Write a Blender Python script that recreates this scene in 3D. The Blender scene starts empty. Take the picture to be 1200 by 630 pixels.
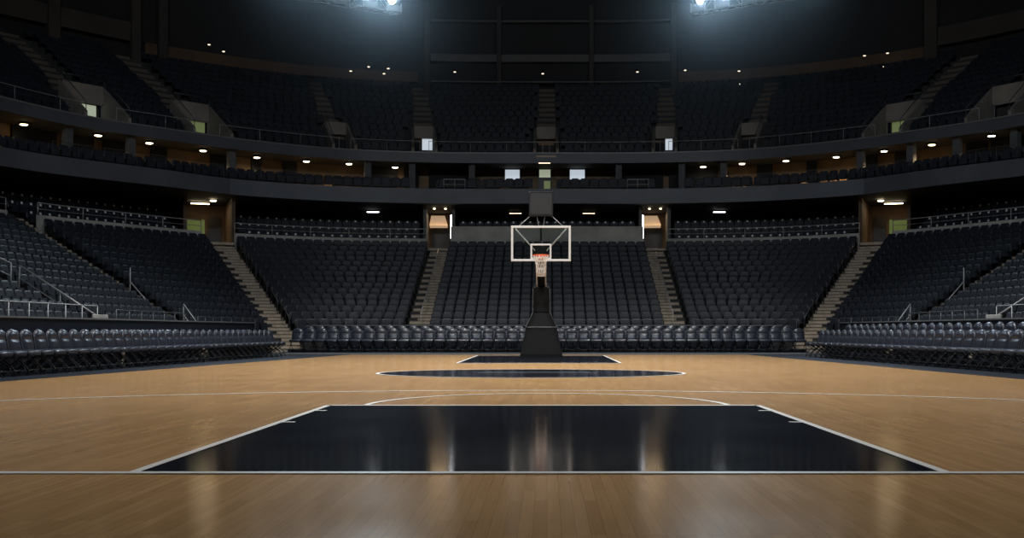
import bpy, math, random
import numpy as np
from mathutils import Vector, Matrix

random.seed(7)
C = bpy.context.scene.collection
F, CH, CX, CY = 1262.0, 0.853, 641.0, 387.0      # focal length in pixels, eye height, vanishing point


def px_of(x, y):
    return CX + F * x / y


# ------------------------------------------------------------------ materials
def mat(name, col, rough=.5, metal=0., spec=.5, noise=0., nscale=20., emit=None, estr=0., bump=0., coat=0., trans=0., alpha=1.):
    m = bpy.data.materials.new(name)
    m.use_nodes = True
    nt = m.node_tree
    b = nt.nodes['Principled BSDF']
    b.inputs['Base Color'].default_value = (*col, 1)
    b.inputs['Roughness'].default_value = rough
    b.inputs['Metallic'].default_value = metal
    b.inputs['Specular IOR Level'].default_value = spec
    b.inputs['Coat Weight'].default_value = coat
    b.inputs['Transmission Weight'].default_value = trans
    b.inputs['Alpha'].default_value = alpha
    if emit:
        b.inputs['Emission Color'].default_value = (*emit, 1)
        b.inputs['Emission Strength'].default_value = estr
    if noise or bump:
        tc = nt.nodes.new('ShaderNodeTexCoord')
        n = nt.nodes.new('ShaderNodeTexNoise')
        n.inputs['Scale'].default_value = nscale
        n.inputs['Detail'].default_value = 5
        nt.links.new(tc.outputs['Object'], n.inputs['Vector'])
        if noise:
            r = nt.nodes.new('ShaderNodeValToRGB')
            r.color_ramp.elements[0].position = .3
            r.color_ramp.elements[1].position = .7
            r.color_ramp.elements[0].color = (*[c * (1 - noise) for c in col], 1)
            r.color_ramp.elements[1].color = (*[min(1, c * (1 + noise)) for c in col], 1)
            nt.links.new(n.outputs['Fac'], r.inputs['Fac'])
            nt.links.new(r.outputs['Color'], b.inputs['Base Color'])
        if bump:
            bp = nt.nodes.new('ShaderNodeBump')
            bp.inputs['Strength'].default_value = bump
            bp.inputs['Distance'].default_value = .01
            nt.links.new(n.outputs['Fac'], bp.inputs['Height'])
            nt.links.new(bp.outputs['Normal'], b.inputs['Normal'])
    return m


def wood_mat(name, tones, rough):
    """strip flooring: narrow planks running away from the camera"""
    m = bpy.data.materials.new(name)
    m.use_nodes = True
    nt = m.node_tree
    N, L = nt.nodes, nt.links
    b = N['Principled BSDF']
    tc = N.new('ShaderNodeTexCoord')
    mp = N.new('ShaderNodeMapping')
    mp.inputs['Rotation'].default_value = (0, 0, math.pi / 2)
    L.new(tc.outputs['Object'], mp.inputs['Vector'])
    br = N.new('ShaderNodeTexBrick')
    br.inputs['Scale'].default_value = 1.0
    br.inputs['Brick Width'].default_value = .9
    br.inputs['Row Height'].default_value = .062
    br.inputs['Mortar Size'].default_value = .0016
    br.inputs['Mortar Smooth'].default_value = .3
    br.inputs['Bias'].default_value = 0
    br.offset = .37
    br.inputs['Color1'].default_value = (*tones[0], 1)
    br.inputs['Color2'].default_value = (*tones[1], 1)
    br.inputs['Mortar'].default_value = (*tones[2], 1)
    L.new(mp.outputs['Vector'], br.inputs['Vector'])
    gr = N.new('ShaderNodeTexNoise')                 # grain
    gm = N.new('ShaderNodeMapping')
    gm.inputs['Scale'].default_value = (60, 2.2, 1)
    L.new(tc.outputs['Object'], gm.inputs['Vector'])
    L.new(gm.outputs['Vector'], gr.inputs['Vector'])
    gr.inputs['Scale'].default_value = 1
    gr.inputs['Detail'].default_value = 4
    r = N.new('ShaderNodeMapRange')
    r.inputs['To Min'].default_value = .82
    r.inputs['To Max'].default_value = 1.15
    L.new(gr.outputs['Fac'], r.inputs['Value'])
    mx = N.new('ShaderNodeMixRGB')
    mx.blend_type = 'MULTIPLY'
    mx.inputs['Fac'].default_value = 1
    L.new(br.outputs['Color'], mx.inputs['Color1'])
    L.new(r.outputs['Result'], mx.inputs['Color2'])
    L.new(mx.outputs['Color'], b.inputs['Base Color'])
    wn = N.new('ShaderNodeTexNoise')                 # wear in the varnish
    wn.inputs['Scale'].default_value = .9
    wn.inputs['Detail'].default_value = 6
    L.new(tc.outputs['Object'], wn.inputs['Vector'])
    wr = N.new('ShaderNodeMapRange')
    wr.inputs['To Min'].default_value = rough * .75
    wr.inputs['To Max'].default_value = rough * 1.3
    L.new(wn.outputs['Fac'], wr.inputs['Value'])
    L.new(wr.outputs['Result'], b.inputs['Roughness'])
    b.inputs['Specular IOR Level'].default_value = .4
    return m


M = {
    'wood': wood_mat('hardwood', ((.64, .39, .178), (.53, .312, .135), (.41, .24, .1)), .16),
    'navy': wood_mat('navy paint', ((.008, .0105, .019), (.0055, .0075, .0145), (.003, .004, .006)), .1),
    'line': mat('white paint', (.85, .85, .82), .3),
    'line_grey': mat('grey paint', (.2, .22, .25), .3),
    'apron': mat('dark apron', (.012, .017, .028), .38, noise=.3, nscale=3),
    'edge': mat('platform edge', (.2, .21, .22), .4, noise=.15),
    'vinyl': mat('black vinyl', (.024, .029, .044), .29, spec=.75, bump=.05, nscale=60, coat=.08),
    'piping': mat('piping', (.1, .115, .14), .25),
    'steel': mat('dark steel', (.012, .013, .016), .45, metal=.2),
    'seat': mat('seat plastic', (.0125, .0162, .0255), .5, noise=.25, nscale=1.3),
    'seat_navy': mat('seat cushion', (.011, .0145, .0235), .6, noise=.25, nscale=1.1),
    'seat_mark': mat('seat number plate', (.85, .86, .86), .5),
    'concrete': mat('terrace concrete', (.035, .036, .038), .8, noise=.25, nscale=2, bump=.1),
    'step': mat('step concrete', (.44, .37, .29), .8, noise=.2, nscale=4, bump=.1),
    'nosing': mat('step nosing', (.14, .115, .09), .8),
    'parapet': mat('parapet concrete', (.42, .42, .4), .75, noise=.2, nscale=1.5),
    'board': mat('navy barrier', (.012, .016, .027), .35, noise=.3, nscale=2),
    'cap': mat('barrier cap', (.16, .17, .18), .4, noise=.2),
    'rail': mat('brushed rail', (.42, .43, .44), .45, metal=.4, noise=.1),
    'rail_dark': mat('dark rail', (.09, .094, .1), .45, metal=.5),
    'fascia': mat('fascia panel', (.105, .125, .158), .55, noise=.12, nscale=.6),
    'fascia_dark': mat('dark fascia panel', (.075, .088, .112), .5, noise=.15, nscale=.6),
    'brown': mat('brown panelling', (.21, .125, .055), .6, noise=.2, nscale=1.2),
    'brown_dark': mat('dark brown band', (.085, .052, .028), .7, noise=.2, nscale=1.2),
    'dark': mat('dark wall', (.014, .015, .017), .8, noise=.2, nscale=.7),
    'dim': mat('dim wall', (.045, .042, .038), .8, noise=.2, nscale=.6),
    'pillar': mat('pillar concrete', (.1, .105, .11), .7, noise=.15, nscale=1.5),
    'vom': mat('portal concrete', (.22, .205, .185), .8, noise=.18, nscale=1.5),
    'black': mat('black padding', (.0045, .005, .006), .7, spec=.25, noise=.2, nscale=8, bump=.1),
    'black_metal': mat('black metal', (.012, .012, .013), .4, metal=.3),
    'white': mat('white enamel', (.8, .8, .78), .35),
    'orange': mat('orange rim', (.85, .14, .035), .4),
    'net': mat('white cord', (.85, .8, .75), .8),
    'mesh': mat('clock face', (.022, .024, .027), .55, noise=.4, nscale=40),
    'lamp_warm': mat('lamp warm', (1, .9, .7), emit=(1, .8, .5), estr=7),
    'lamp_white': mat('lamp white', (1, 1, 1), emit=(.92, .96, 1), estr=6),
    'lamp_dim': mat('lamp dim', (1, 1, 1), emit=(1, .82, .6), estr=1.5),
    'flood': mat('flood lens', (1, 1, 1), emit=(.8, .92, 1), estr=16),
    'flood_low': mat('flood lens dim', (.7, .75, .8), .3, emit=(.75, .88, 1), estr=1.2),
    'screen': mat('lit window', (.8, .85, .9), emit=(.72, .82, .92), estr=.55),
    'green': mat('lit green glow wall', (.35, .45, .2), emit=(.42, .5, .2), estr=.16),  # emission stands in for concourse light on the wall
    'green_deep': mat('green glow wall', (.1, .15, .04), emit=(.3, .45, .13), estr=.12),  # faint glow put into the colour in place of lamplight
    'greenw': mat('pale glow wall', (.6, .65, .5), emit=(.6, .68, .5), estr=.4),  # glows by itself to imitate a lit space beyond
    'tan': mat('tan glow panel', (.6, .42, .28), emit=(.75, .5, .3), estr=.45),  # warm light on the panel is put in as emission
    'alu': mat('truss aluminium', (.35, .37, .4), .35, metal=.8),
}
g = bpy.data.materials.new('backboard glass')
g.use_nodes = True
nt = g.node_tree
nt.nodes.remove(nt.nodes['Principled BSDF'])
tr = nt.nodes.new('ShaderNodeBsdfTransparent')
tr.inputs['Color'].default_value = (.9, .93, .92, 1)
gl = nt.nodes.new('ShaderNodeBsdfGlossy')
gl.inputs['Roughness'].default_value = .03
fr = nt.nodes.new('ShaderNodeFresnel')
fr.inputs['IOR'].default_value = 1.2
mx = nt.nodes.new('ShaderNodeMixShader')
nt.links.new(fr.outputs['Fac'], mx.inputs['Fac'])
nt.links.new(tr.outputs['BSDF'], mx.inputs[1])
nt.links.new(gl.outputs['BSDF'], mx.inputs[2])
nt.links.new(mx.outputs['Shader'], nt.nodes['Material Output'].inputs['Surface'])
M['glass'] = g


# ------------------------------------------------------------------ mesh builder
class MB:
    def __init__(self):
        self.v, self.f, self.mi = [], [], []

    def add(self, vs, fs, mi=0):
        o = len(self.v)
        self.v += [tuple(p) for p in vs]
        self.f += [tuple(i + o for i in q) for q in fs]
        self.mi += [mi] * len(fs)
        return self

    def box(self, c, s, rz=0., mi=0, taper=1., bev=0.):
        """box centred at c with size s; bev chamfers the vertical and horizontal edges"""
        hx, hy, hz = s[0] / 2, s[1] / 2, s[2] / 2
        ca, sa = math.cos(rz), math.sin(rz)

        def tf(x, y, z):
            return (c[0] + x * ca - y * sa, c[1] + x * sa + y * ca, c[2] + z)
        if bev <= 0:
            vs = [tf(x * hx * (taper if z > 0 else 1), y * hy * (taper if z > 0 else 1), z * hz) for z in (-1, 1) for x, y in ((-1, -1), (1, -1), (1, 1), (-1, 1))]
            return self.add(vs, [(3, 2, 1, 0), (4, 5, 6, 7), (0, 1, 5, 4), (1, 2, 6, 5), (2, 3, 7, 6), (3, 0, 4, 7)], mi)
        b = min(bev, hx * .9, hy * .9, hz * .9)
        rings = [(-hz, b), (-hz + b, 0), (hz - b, 0), (hz, b)]
        vs = []
        for z, i in rings:
            k = taper if z > 0 else 1
            X, Y = (hx - i) * k, (hy - i) * k
            for x, y in ((-X + b, -Y), (X - b, -Y), (X, -Y + b), (X, Y - b), (X - b, Y), (-X + b, Y), (-X, Y - b), (-X, -Y + b)):
                vs.append(tf(x, y, z))
        fs = [tuple(range(7, -1, -1)), tuple(range(24, 32))]
        for r in range(3):
            for i in range(8):
                j = (i + 1) % 8
                fs.append((r * 8 + i, r * 8 + j, r * 8 + 8 + j, r * 8 + 8 + i))
        return self.add(vs, fs, mi)

    def hexa(self, p, mi=0):
        """8 corners: bottom ring of four, then top ring of four"""
        return self.add(p, [(3, 2, 1, 0), (4, 5, 6, 7), (0, 1, 5, 4), (1, 2, 6, 5), (2, 3, 7, 6), (3, 0, 4, 7)], mi)

    def poly(self, pts, z=0., mi=0):
        return self.add([(p[0], p[1], z) for p in pts], [tuple(range(len(pts)))], mi)

    def slab(self, pts, z0, z1, mi=0):
        n = len(pts)
        vs = [(p[0], p[1], z0) for p in pts] + [(p[0], p[1], z1) for p in pts]
        fs = [tuple(range(n - 1, -1, -1)), tuple(range(n, 2 * n))] + [(i, (i + 1) % n, n + (i + 1) % n, n + i) for i in range(n)]
        return self.add(vs, fs, mi)

    def tube(self, pts, r, n=6, mi=0, closed=False):
        P = [Vector(p) for p in pts]
        rings = []
        m = len(P)
        for i, p in enumerate(P):
            if closed:
                t = (P[(i + 1) % m] - P[i - 1])
            else:
                t = P[min(i + 1, m - 1)] - P[max(i - 1, 0)]
            t.normalize()
            a = Vector((0, 0, 1)) if abs(t.z) < .95 else Vector((0, 1, 0))
            u = t.cross(a).normalized()
            w = u.cross(t)
            rr = r[i] if isinstance(r, (list, tuple)) else r
            rings.append([p + (u * math.cos(2 * math.pi * k / n) + w * math.sin(2 * math.pi * k / n)) * rr for k in range(n)])
        vs = [q for ring in rings for q in ring]
        fs = []
        for i in range(m if closed else m - 1):
            a, b = i * n, ((i + 1) % m) * n
            for k in range(n):
                l = (k + 1) % n
                fs.append((a + k, a + l, b + l, b + k))
        if not closed:
            fs += [tuple(range(n - 1, -1, -1)), tuple(range((m - 1) * n, m * n))]
        return self.add(vs, fs, mi)

    def lathe(self, prof, n=16, c=(0, 0, 0), mi=0):
        vs, fs = [], []
        for r, z in prof:
            for k in range(n):
                a = 2 * math.pi * k / n
                vs.append((c[0] + r * math.cos(a), c[1] + r * math.sin(a), c[2] + z))
        for i in range(len(prof) - 1):
            for k in range(n):
                l = (k + 1) % n
                fs.append((i * n + k, i * n + l, i * n + n + l, i * n + n + k))
        fs += [tuple(range(n - 1, -1, -1)), tuple(range((len(prof) - 1) * n, len(prof) * n))]
        return self.add(vs, fs, mi)

    def strip(self, A, B, mi=0):
        """quads between two equally long polylines"""
        n = len(A)
        return self.add(list(A) + list(B), [(i, i + 1, n + i + 1, n + i) for i in range(n - 1)], mi)

    def pillow(self, w, h, e, bulge, place, nx=10, ny=10, top=.0, arc=.0, crease=None, mi=0):
        """an upholstered pad in its own (x, height) plane; place(x, y, d) puts it in space (d = towards its front)"""
        vs = []
        for s in (1, -1):
            for j in range(ny + 1):
                for i in range(nx + 1):
                    u = math.sin((i / nx - .5) * math.pi)
                    v = math.sin((j / ny - .5) * math.pi)
                    vt = max(0, v)
                    x = w / 2 * u * (1 - top * vt ** 4 - .05 * max(0, -v) ** 6)
                    y = h / 2 * (v - arc * u * u * vt)
                    d = e / 2
                    bl = (1 - u ** 4) * (1 - v ** 6)
                    if crease is not None and s > 0:
                        bl *= 1 - .8 * math.exp(-((v - crease) / .1) ** 2)
                    d += bulge * bl * (1 if s > 0 else .25)
                    d *= s
                    vs.append(place(x, y, d))
        n1 = (nx + 1) * (ny + 1)
        fs = []
        for j in range(ny):
            for i in range(nx):
                a = j * (nx + 1) + i
                fs.append((a, a + 1, a + nx + 2, a + nx + 1))
                fs.append((n1 + a + nx + 1, n1 + a + nx + 2, n1 + a + 1, n1 + a))
        rim = [i for i in range(nx + 1)] + [j * (nx + 1) + nx for j in range(1, ny + 1)] + [ny * (nx + 1) + i for i in range(nx - 1, -1, -1)] + [j * (nx + 1) for j in range(ny - 1, 0, -1)]
        for k in range(len(rim)):
            a, b = rim[k], rim[(k + 1) % len(rim)]
            fs.append((b, a, n1 + a, n1 + b))
        self.add(vs, fs, mi)
        return [vs[i] for i in rim]

    def mesh(self, name, mats, smooth=False):
        me = bpy.data.meshes.new(name)
        me.from_pydata(self.v, [], self.f)
        for m in (mats if isinstance(mats, (list, tuple)) else [mats]):
            me.materials.append(M[m])
        if any(self.mi):
            me.polygons.foreach_set('material_index', self.mi)
        if smooth:
            me.polygons.foreach_set('use_smooth', [True] * len(me.polygons))
        me.update()
        return me

    def build(self, name, mats, parent=None, smooth=False, label=None):
        o = bpy.data.objects.new(name, self.mesh(name, mats, smooth))
        C.objects.link(o)
        if parent:
            o.parent = parent
        if label:
            o['label'] = label
        return o


def tag(o, label, cat, group=None):
    o['label'], o['category'] = label, cat
    if group:
        o['group'] = group
    return o


def thing(name, label, cat, loc=(0, 0, 0), rz=0., group=None):
    o = bpy.data.objects.new(name, None)
    o.empty_display_size = .2
    C.objects.link(o)
    o.location = loc
    o.rotation_euler = (0, 0, rz)
    return tag(o, label, cat, group)


def struct(o, label=None):
    o['kind'] = 'structure'
    if label:
        o['label'] = label
        o['category'] = 'building'
    return o


def kids(o):
    return list(o.children)


def dup(root, loc, rz, label, group=None, sx=1.):
    r = root.copy()
    C.objects.link(r)
    r.location, r.rotation_euler, r.scale = loc, (0, 0, rz), (sx, 1, 1)
    r['label'] = label
    if group:
        r['group'] = group
    for ch in root_kids[root.name]:
        c = ch.copy()
        C.objects.link(c)
        c.parent = r
        for gch in root_kids.get(ch.name, []):
            d = gch.copy()
            C.objects.link(d)
            d.parent = c
    return r


root_kids = {}


def remember(root):
    root_kids[root.name] = list(root.children)
    for c in root.children:
        root_kids[c.name] = list(c.children)


def ordinal(n):
    return f"{n}{'th' if 10 <= n % 100 <= 20 else {1: 'st', 2: 'nd', 3: 'rd'}.get(n % 10, 'th')}"


# ------------------------------------------------------------------ plan curves of the bowl (left half given, mirrored)
class Curve:
    def __init__(self, pts):
        self.s = [p[0] for p in pts]
        self.p = [Vector((p[1], p[2])) for p in pts]
        n = len(pts)
        self.t = []
        for i in range(n):
            if i == 0:
                t = (self.p[1] - self.p[0]) / (self.s[1] - self.s[0])
                t.y = 0
            elif i == n - 1:
                t = (self.p[i] - self.p[i - 1]) / (self.s[i] - self.s[i - 1])
            else:
                t = (self.p[i + 1] - self.p[i - 1]) / (self.s[i + 1] - self.s[i - 1])
            self.t.append(t)

    def at(self, s):
        a = abs(s)
        i = 0
        while i < len(self.s) - 2 and a > self.s[i + 1]:
            i += 1
        h = self.s[i + 1] - self.s[i]
        u = (a - self.s[i]) / h
        p = (2 * u ** 3 - 3 * u * u + 1) * self.p[i] + (u ** 3 - 2 * u * u + u) * h * self.t[i] + (-2 * u ** 3 + 3 * u * u) * self.p[i + 1] + (u ** 3 - u * u) * h * self.t[i + 1]
        return Vector((p.x if s <= 0 else -p.x, p.y))

    def normal(self, s):
        e = .01
        t = (self.at(min(s + e, 5)) - self.at(max(s - e, -5))).normalized()      # runs left -> far -> right
        return Vector((-t.y, t.x))                                          # outward

    def off(self, s, d):
        return self.at(s) + self.normal(s) * d

    def s_at_px(self, px, d=0.):
        lo, hi = -5., 5.
        for _ in range(50):
            m = (lo + hi) / 2
            q = self.off(m, d)
            if px_of(q.x, q.y) < px:
                lo = m
            else:
                hi = m
        return (lo + hi) / 2


FRONT = Curve([(0, 0, 42.9), (1, -5.19, 42.9), (1.5, -8., 42.75), (2, -10.3, 41.4), (2.5, -11.5, 38.2), (3, -11.65, 34.7), (4, -11.68, 28.1), (5, -11.7, 21.5)])
BACK = Curve([(0, 0, 51.5), (1, -5.19, 51.5), (1.5, -10.2, 50.7), (2, -14.5, 48.1), (2.5, -17.1, 44.5), (3, -19.3, 40.3), (4, -21.2, 31.), (5, -21.7, 21.5)])
SUITE = Curve([(0, 0, 52.), (1, -5.19, 51.95), (1.5, -9.8, 51.1), (2, -13.9, 48.8), (2.35, -16.2, 45.9), (3, -20., 40.8), (4, -22.3, 31.5), (5, -23., 21.5)])
DECK = Curve([(0, 0, 56.), (1, -6., 55.8), (1.5, -10.5, 54.7), (2, -14.8, 51.9), (2.35, -17.3, 49.3), (2.7, -19.9, 46.2), (3, -21.6, 42.3), (4, -24., 32.5), (5, -25., 21.5)])
SS = [i / 20 for i in range(-100, 101)]
ROWS, RISE, Z0 = 15, .271, .55


def row_pt(k, s):
    return FRONT.at(s).lerp(BACK.at(s), k / 14)


def pts3(fn, z, ss=SS):
    return [(fn(s).x, fn(s).y, z) for s in ss]


# ------------------------------------------------------------------ floor and court
fl = MB().poly([(-30, -4), (30, -4), (30, 70), (-30, 70)], -.006).build('floor', 'apron')
struct(fl)
court = MB().poly([(-10.9, -2), (10.2, -2), (8.35, 18), (7.05, 38.1), (-6.95, 38.1), (-9.1, 18)], 0).build('hardwood_floor', 'wood')
struct(court)
AX = -.045


def ell(cx, cy, a, b, t0=0, t1=360, n=72):
    return [(cx + a * math.cos(math.radians(t0 + (t1 - t0) * i / n)), cy + b * math.sin(math.radians(t0 + (t1 - t0) * i / n))) for i in range(n + 1)]


def band(pts, w, z=.004):
    """a painted line of width w along pts"""
    A, B = [], []
    for i, p in enumerate(pts):
        q0, q1 = Vector(pts[max(i - 1, 0)]), Vector(pts[min(i + 1, len(pts) - 1)])
        t = (q1 - q0).normalized()
        nn = Vector((-t.y, t.x)) * w / 2
        A.append((p[0] + nn.x, p[1] + nn.y, z))
        B.append((p[0] - nn.x, p[1] - nn.y, z))
    return B, A


def paint(name, mt, polys=(), lines=(), z=.004):
    b = MB()
    for p in polys:
        b.poly(p, z)
    for pts, w in lines:
        b.strip(*band(pts, w, z))
    return b.build(name, mt, court)


def rect(x0, x1, y0, y1):
    return [(x0, y0), (x1, y0), (x1, y1), (x0, y1)]


paint('painted_key', 'navy', [rect(-2.48, 2.39, 6.43, 12.23)], z=.003)
paint('key_line', 'line', [], [([(-2.48, 6.43), (-2.48, 12.25)], .065), ([(2.39, 6.43), (2.39, 12.25)], .065), ([(-2.5, 12.23), (2.41, 12.23)], .09)], .006)
paint('baseline', 'line', [], [([(-8.5, 6.43), (8.2, 6.43)], .085)], .007)
paint('free_throw_arc', 'line', [], [(ell(-.0, 12.25, 2.06, 2.3, 0, 180, 60), .075)], .006)
th = ell(-.35, 8., 8.7, 7.27, 12, 168, 90)
paint('three_point_line', 'line', [], [(th, .085)], .005)
for x0, y0 in ((-2.4, 9.97), (-2.4, 11.4), (2.31, 9.97), (2.31, 11.4)):
    paint('lane_mark', 'line', [], [([(x0 - .07, y0), (x0 + .07, y0)], .07)], .008)
paint('centre_circle', 'navy', [ell(-.32, 21.5, 3.05, 2.15)[:-1]], z=.003)
paint('centre_circle_line', 'line', [], [(ell(-.32, 21.5, 3.05, 2.15), .07)], .006)
paint('centre_mark', 'line_grey', [], [(ell(-.25, 21.7, 1.2, .5, 20, 160, 30), .06), ([(-1.4, 21.6), (1., 21.6)], .05)], .006)
paint('painted_key', 'navy', [rect(-2.36, 1.93, 28.1, 36.6)], z=.003)
paint('key_line', 'line', [], [([(-2.36, 28.1), (-2.36, 36.6)], .06), ([(1.93, 28.1), (1.93, 36.6)], .06), ([(-2.36, 28.1), (1.93, 28.1)], .1)], .006)
paint('baseline', 'line', [], [([(-6.4, 36.65), (6.3, 36.65)], .05)], .007)

# low platform under the far courtside rows
b = MB()
b.slab(rect(-9.9, 9.9, 38.6, 42.2), 0, .05, 0)
b.box((0, 38.58, .028), (19.8, .06, .055), mi=1)
struct(b.build('courtside_floor', ['apron', 'edge']))

# ------------------------------------------------------------------ barrier walls round the floor
WALL_H = 1.07


def wall_run(name, pts, thick=.12, h=None):
    h = h or (WALL_H if name == 'wall_far' else 1.16)
    b = MB()
    b2 = MB()
    for a, c in zip(pts, pts[1:]):
        a, c = Vector(a), Vector(c)
        m, dv = (a + c) / 2, c - a
        rz = math.atan2(dv.y, dv.x)
        b.box((m.x, m.y, h / 2 - .02), (dv.length, thick, h - .04), rz)
        b2.box((m.x, m.y, h - .02), (dv.length + .01, thick + .06, .04), rz)
    w = struct(b.build(name, 'board'))
    b2.build('wall_cap', 'cap', w)
    return w


wall_run('wall_far', [(-9.55, 42.25), (9.55, 42.25)])
wall_run('wall_left', [(-10.95, 40.), (-11.24, 34.), (-11.28, 14)])
wall_run('wall_right', [(10.95, 40.), (11.24, 34.), (11.28, 14)])

# ------------------------------------------------------------------ terraces
b = MB()
for k in range(ROWS):
    z = Z0 + RISE * k
    inner = [row_pt(k - .55, s) for s in SS]
    outer = [row_pt(k + .45, s) for s in SS]
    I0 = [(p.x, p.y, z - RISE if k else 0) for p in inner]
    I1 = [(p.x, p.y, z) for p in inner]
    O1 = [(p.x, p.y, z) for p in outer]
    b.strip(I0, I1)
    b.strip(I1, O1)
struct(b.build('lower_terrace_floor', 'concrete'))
CLUB_Z = [4.72, 5.17, 5.62]
def trim_s(curve, s, half, sign):
    """parameter a distance half along the curve from s"""
    e, d = 0, 0
    p = curve.at(s)
    while d < half:
        e += .004
        q = curve.at(s + sign * e)
        d = (q - p).length
    return s + sign * e


def srange(a, b_, n):
    return [a + (b_ - a) * i / n for i in range(n + 1)]


b = MB()
hole = {1: .75, 2: 1.35}
cuts = [-5.] + [e for s in (-2, -1, 1, 2) for e in (trim_s(BACK, s, hole[abs(s)], -1), trim_s(BACK, s, hole[abs(s)], 1))] + [5.]
for i in range(0, len(cuts), 2):
    ss = srange(cuts[i], cuts[i + 1], 40)
    prev = pts3(lambda s: row_pt(14.45, s), Z0 + RISE * 14, ss)
    for j, z in enumerate(CLUB_Z):
        I1 = pts3(lambda s: BACK.off(s, .75 + .9 * j), z, ss)
        b.strip(prev, I1)
        prev = pts3(lambda s: BACK.off(s, .75 + .9 * (j + 1)), z, ss)
        b.strip(I1, prev)
struct(b.build('club_terrace_floor', 'concrete'))

# aisle stairs: two steps a row
STAIRS = [-4, -3, -2, -1, 1, 2, 3, 4]
HALF = {1: .44, 2: .62, 3: .6, 4: .5}
for s in STAIRS:
    b = MB()
    hw = HALF[abs(s)]
    f0, g0 = FRONT.at(s), BACK.at(s)
    dv = (g0 - f0) / 14
    t = dv.normalized()
    rz = math.atan2(t.y, t.x) - math.pi / 2
    step = dv.length / 2
    n = 2 * ROWS + (2 if abs(s) < 3 else 5)
    k0 = -4 if abs(s) == 2 else 0
    for i in range(k0, n):
        q = f0 + dv * (i / 2 - .3)
        z = Z0 + RISE * (i / 2) + .03
        b.box((q.x, q.y, z - .3), (2 * hw, step * 1.02, .6), rz)
        qn = q - t * (step * .51)
        b.box((qn.x, qn.y, z - .01), (2 * hw + .002, .03, .022), rz, mi=1)
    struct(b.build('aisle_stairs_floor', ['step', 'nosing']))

# ------------------------------------------------------------------ top parapets and guard rails of the lower stands
STN = {1: 'inner', 2: 'corner', 3: 'diagonal', 4: 'near'}


def srange(a, b_, n):
    return [a + (b_ - a) * i / n for i in range(n + 1)]


def trim_s(curve, s, half, sign):
    """parameter a distance half along the curve from s"""
    e, d = 0, 0
    p = curve.at(s)
    while d < half:
        e += .004
        q = curve.at(s + sign * e)
        d = (q - p).length
    return s + sign * e


def guard(curve, off, s0, s1, z, h, label, grp, mt='rail', npost=None, mid=True, r=.022):
    n = 24
    pts = [curve.off(s, off) for s in srange(s0, s1, n)]
    c = pts[n // 2]
    root = thing('guard_rail', label, 'railing', (c.x, c.y, z), 0, grp)
    L = lambda p, zz: (p.x - c.x, p.y - c.y, zz)
    MB().tube([L(p, h) for p in pts], r).build('top_rail', mt, root, True)
    if mid:
        MB().tube([L(p, h * .5) for p in pts], r * .5, 4).build('middle_rail', mt, root, True)
    length = sum((q - p).length for p, q in zip(pts, pts[1:]))
    npost = npost or max(2, int(length / 1.6) + 1)
    for i in range(npost):
        p = curve.off(s0 + (s1 - s0) * i / (npost - 1), off)
        MB().tube([L(p, 0), L(p, h)], r * .9).build('post', mt, root, True)
    return root


side_name = lambda s: 'left' if s < 0 else 'right'
blocks = [(-5, -4), (-4, -3), (-3, -2), (-2, -1), (-1, 1), (1, 2), (2, 3), (3, 4), (4, 5)]
BNAME = {1: 'beside the centre block', 2: 'in the far corner', 3: 'beyond the diagonal stairs', 4: 'nearest the camera'}
for a, c in blocks:
    s0 = trim_s(BACK, a, HALF[abs(a)] + .12, 1) if abs(a) < 5 else a
    s1 = trim_s(BACK, c, HALF[abs(c)] + .12, -1) if abs(c) < 5 else c
    centre = (a, c) == (-1, 1)
    zt = 5.87 if centre else 5.27
    ss = srange(s0, s1, 24)
    b = MB()
    A0, A1 = [BACK.off(s, .38) for s in ss], [BACK.off(s, .54) for s in ss]
    zb = 4.2
    b.strip([(p.x, p.y, zb) for p in A0], [(p.x, p.y, zt) for p in A0])
    b.strip([(p.x, p.y, zt) for p in A0], [(p.x, p.y, zt) for p in A1])
    b.strip([(p.x, p.y, zt) for p in A1], [(p.x, p.y, zb) for p in A1])
    for P in ((0, 0), (-1, -1)):
        q0, q1 = A0[P[0]], A1[P[1]]
        b.add([(q0.x, q0.y, zb), (q1.x, q1.y, zb), (q1.x, q1.y, zt), (q0.x, q0.y, zt)], [(0, 1, 2, 3)])
    struct(b.build('parapet_wall', 'parapet'))
    if not centre:
        key = min(abs(a), abs(c))
        guard(BACK, .46, s0, s1, zt, .47, f'grey guard rail on the low wall above the {side_name(a + c)} seats {BNAME[key]}', 'guard rails above the lower stands')

# ------------------------------------------------------------------ seats of the stands
PITCH = .44


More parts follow.
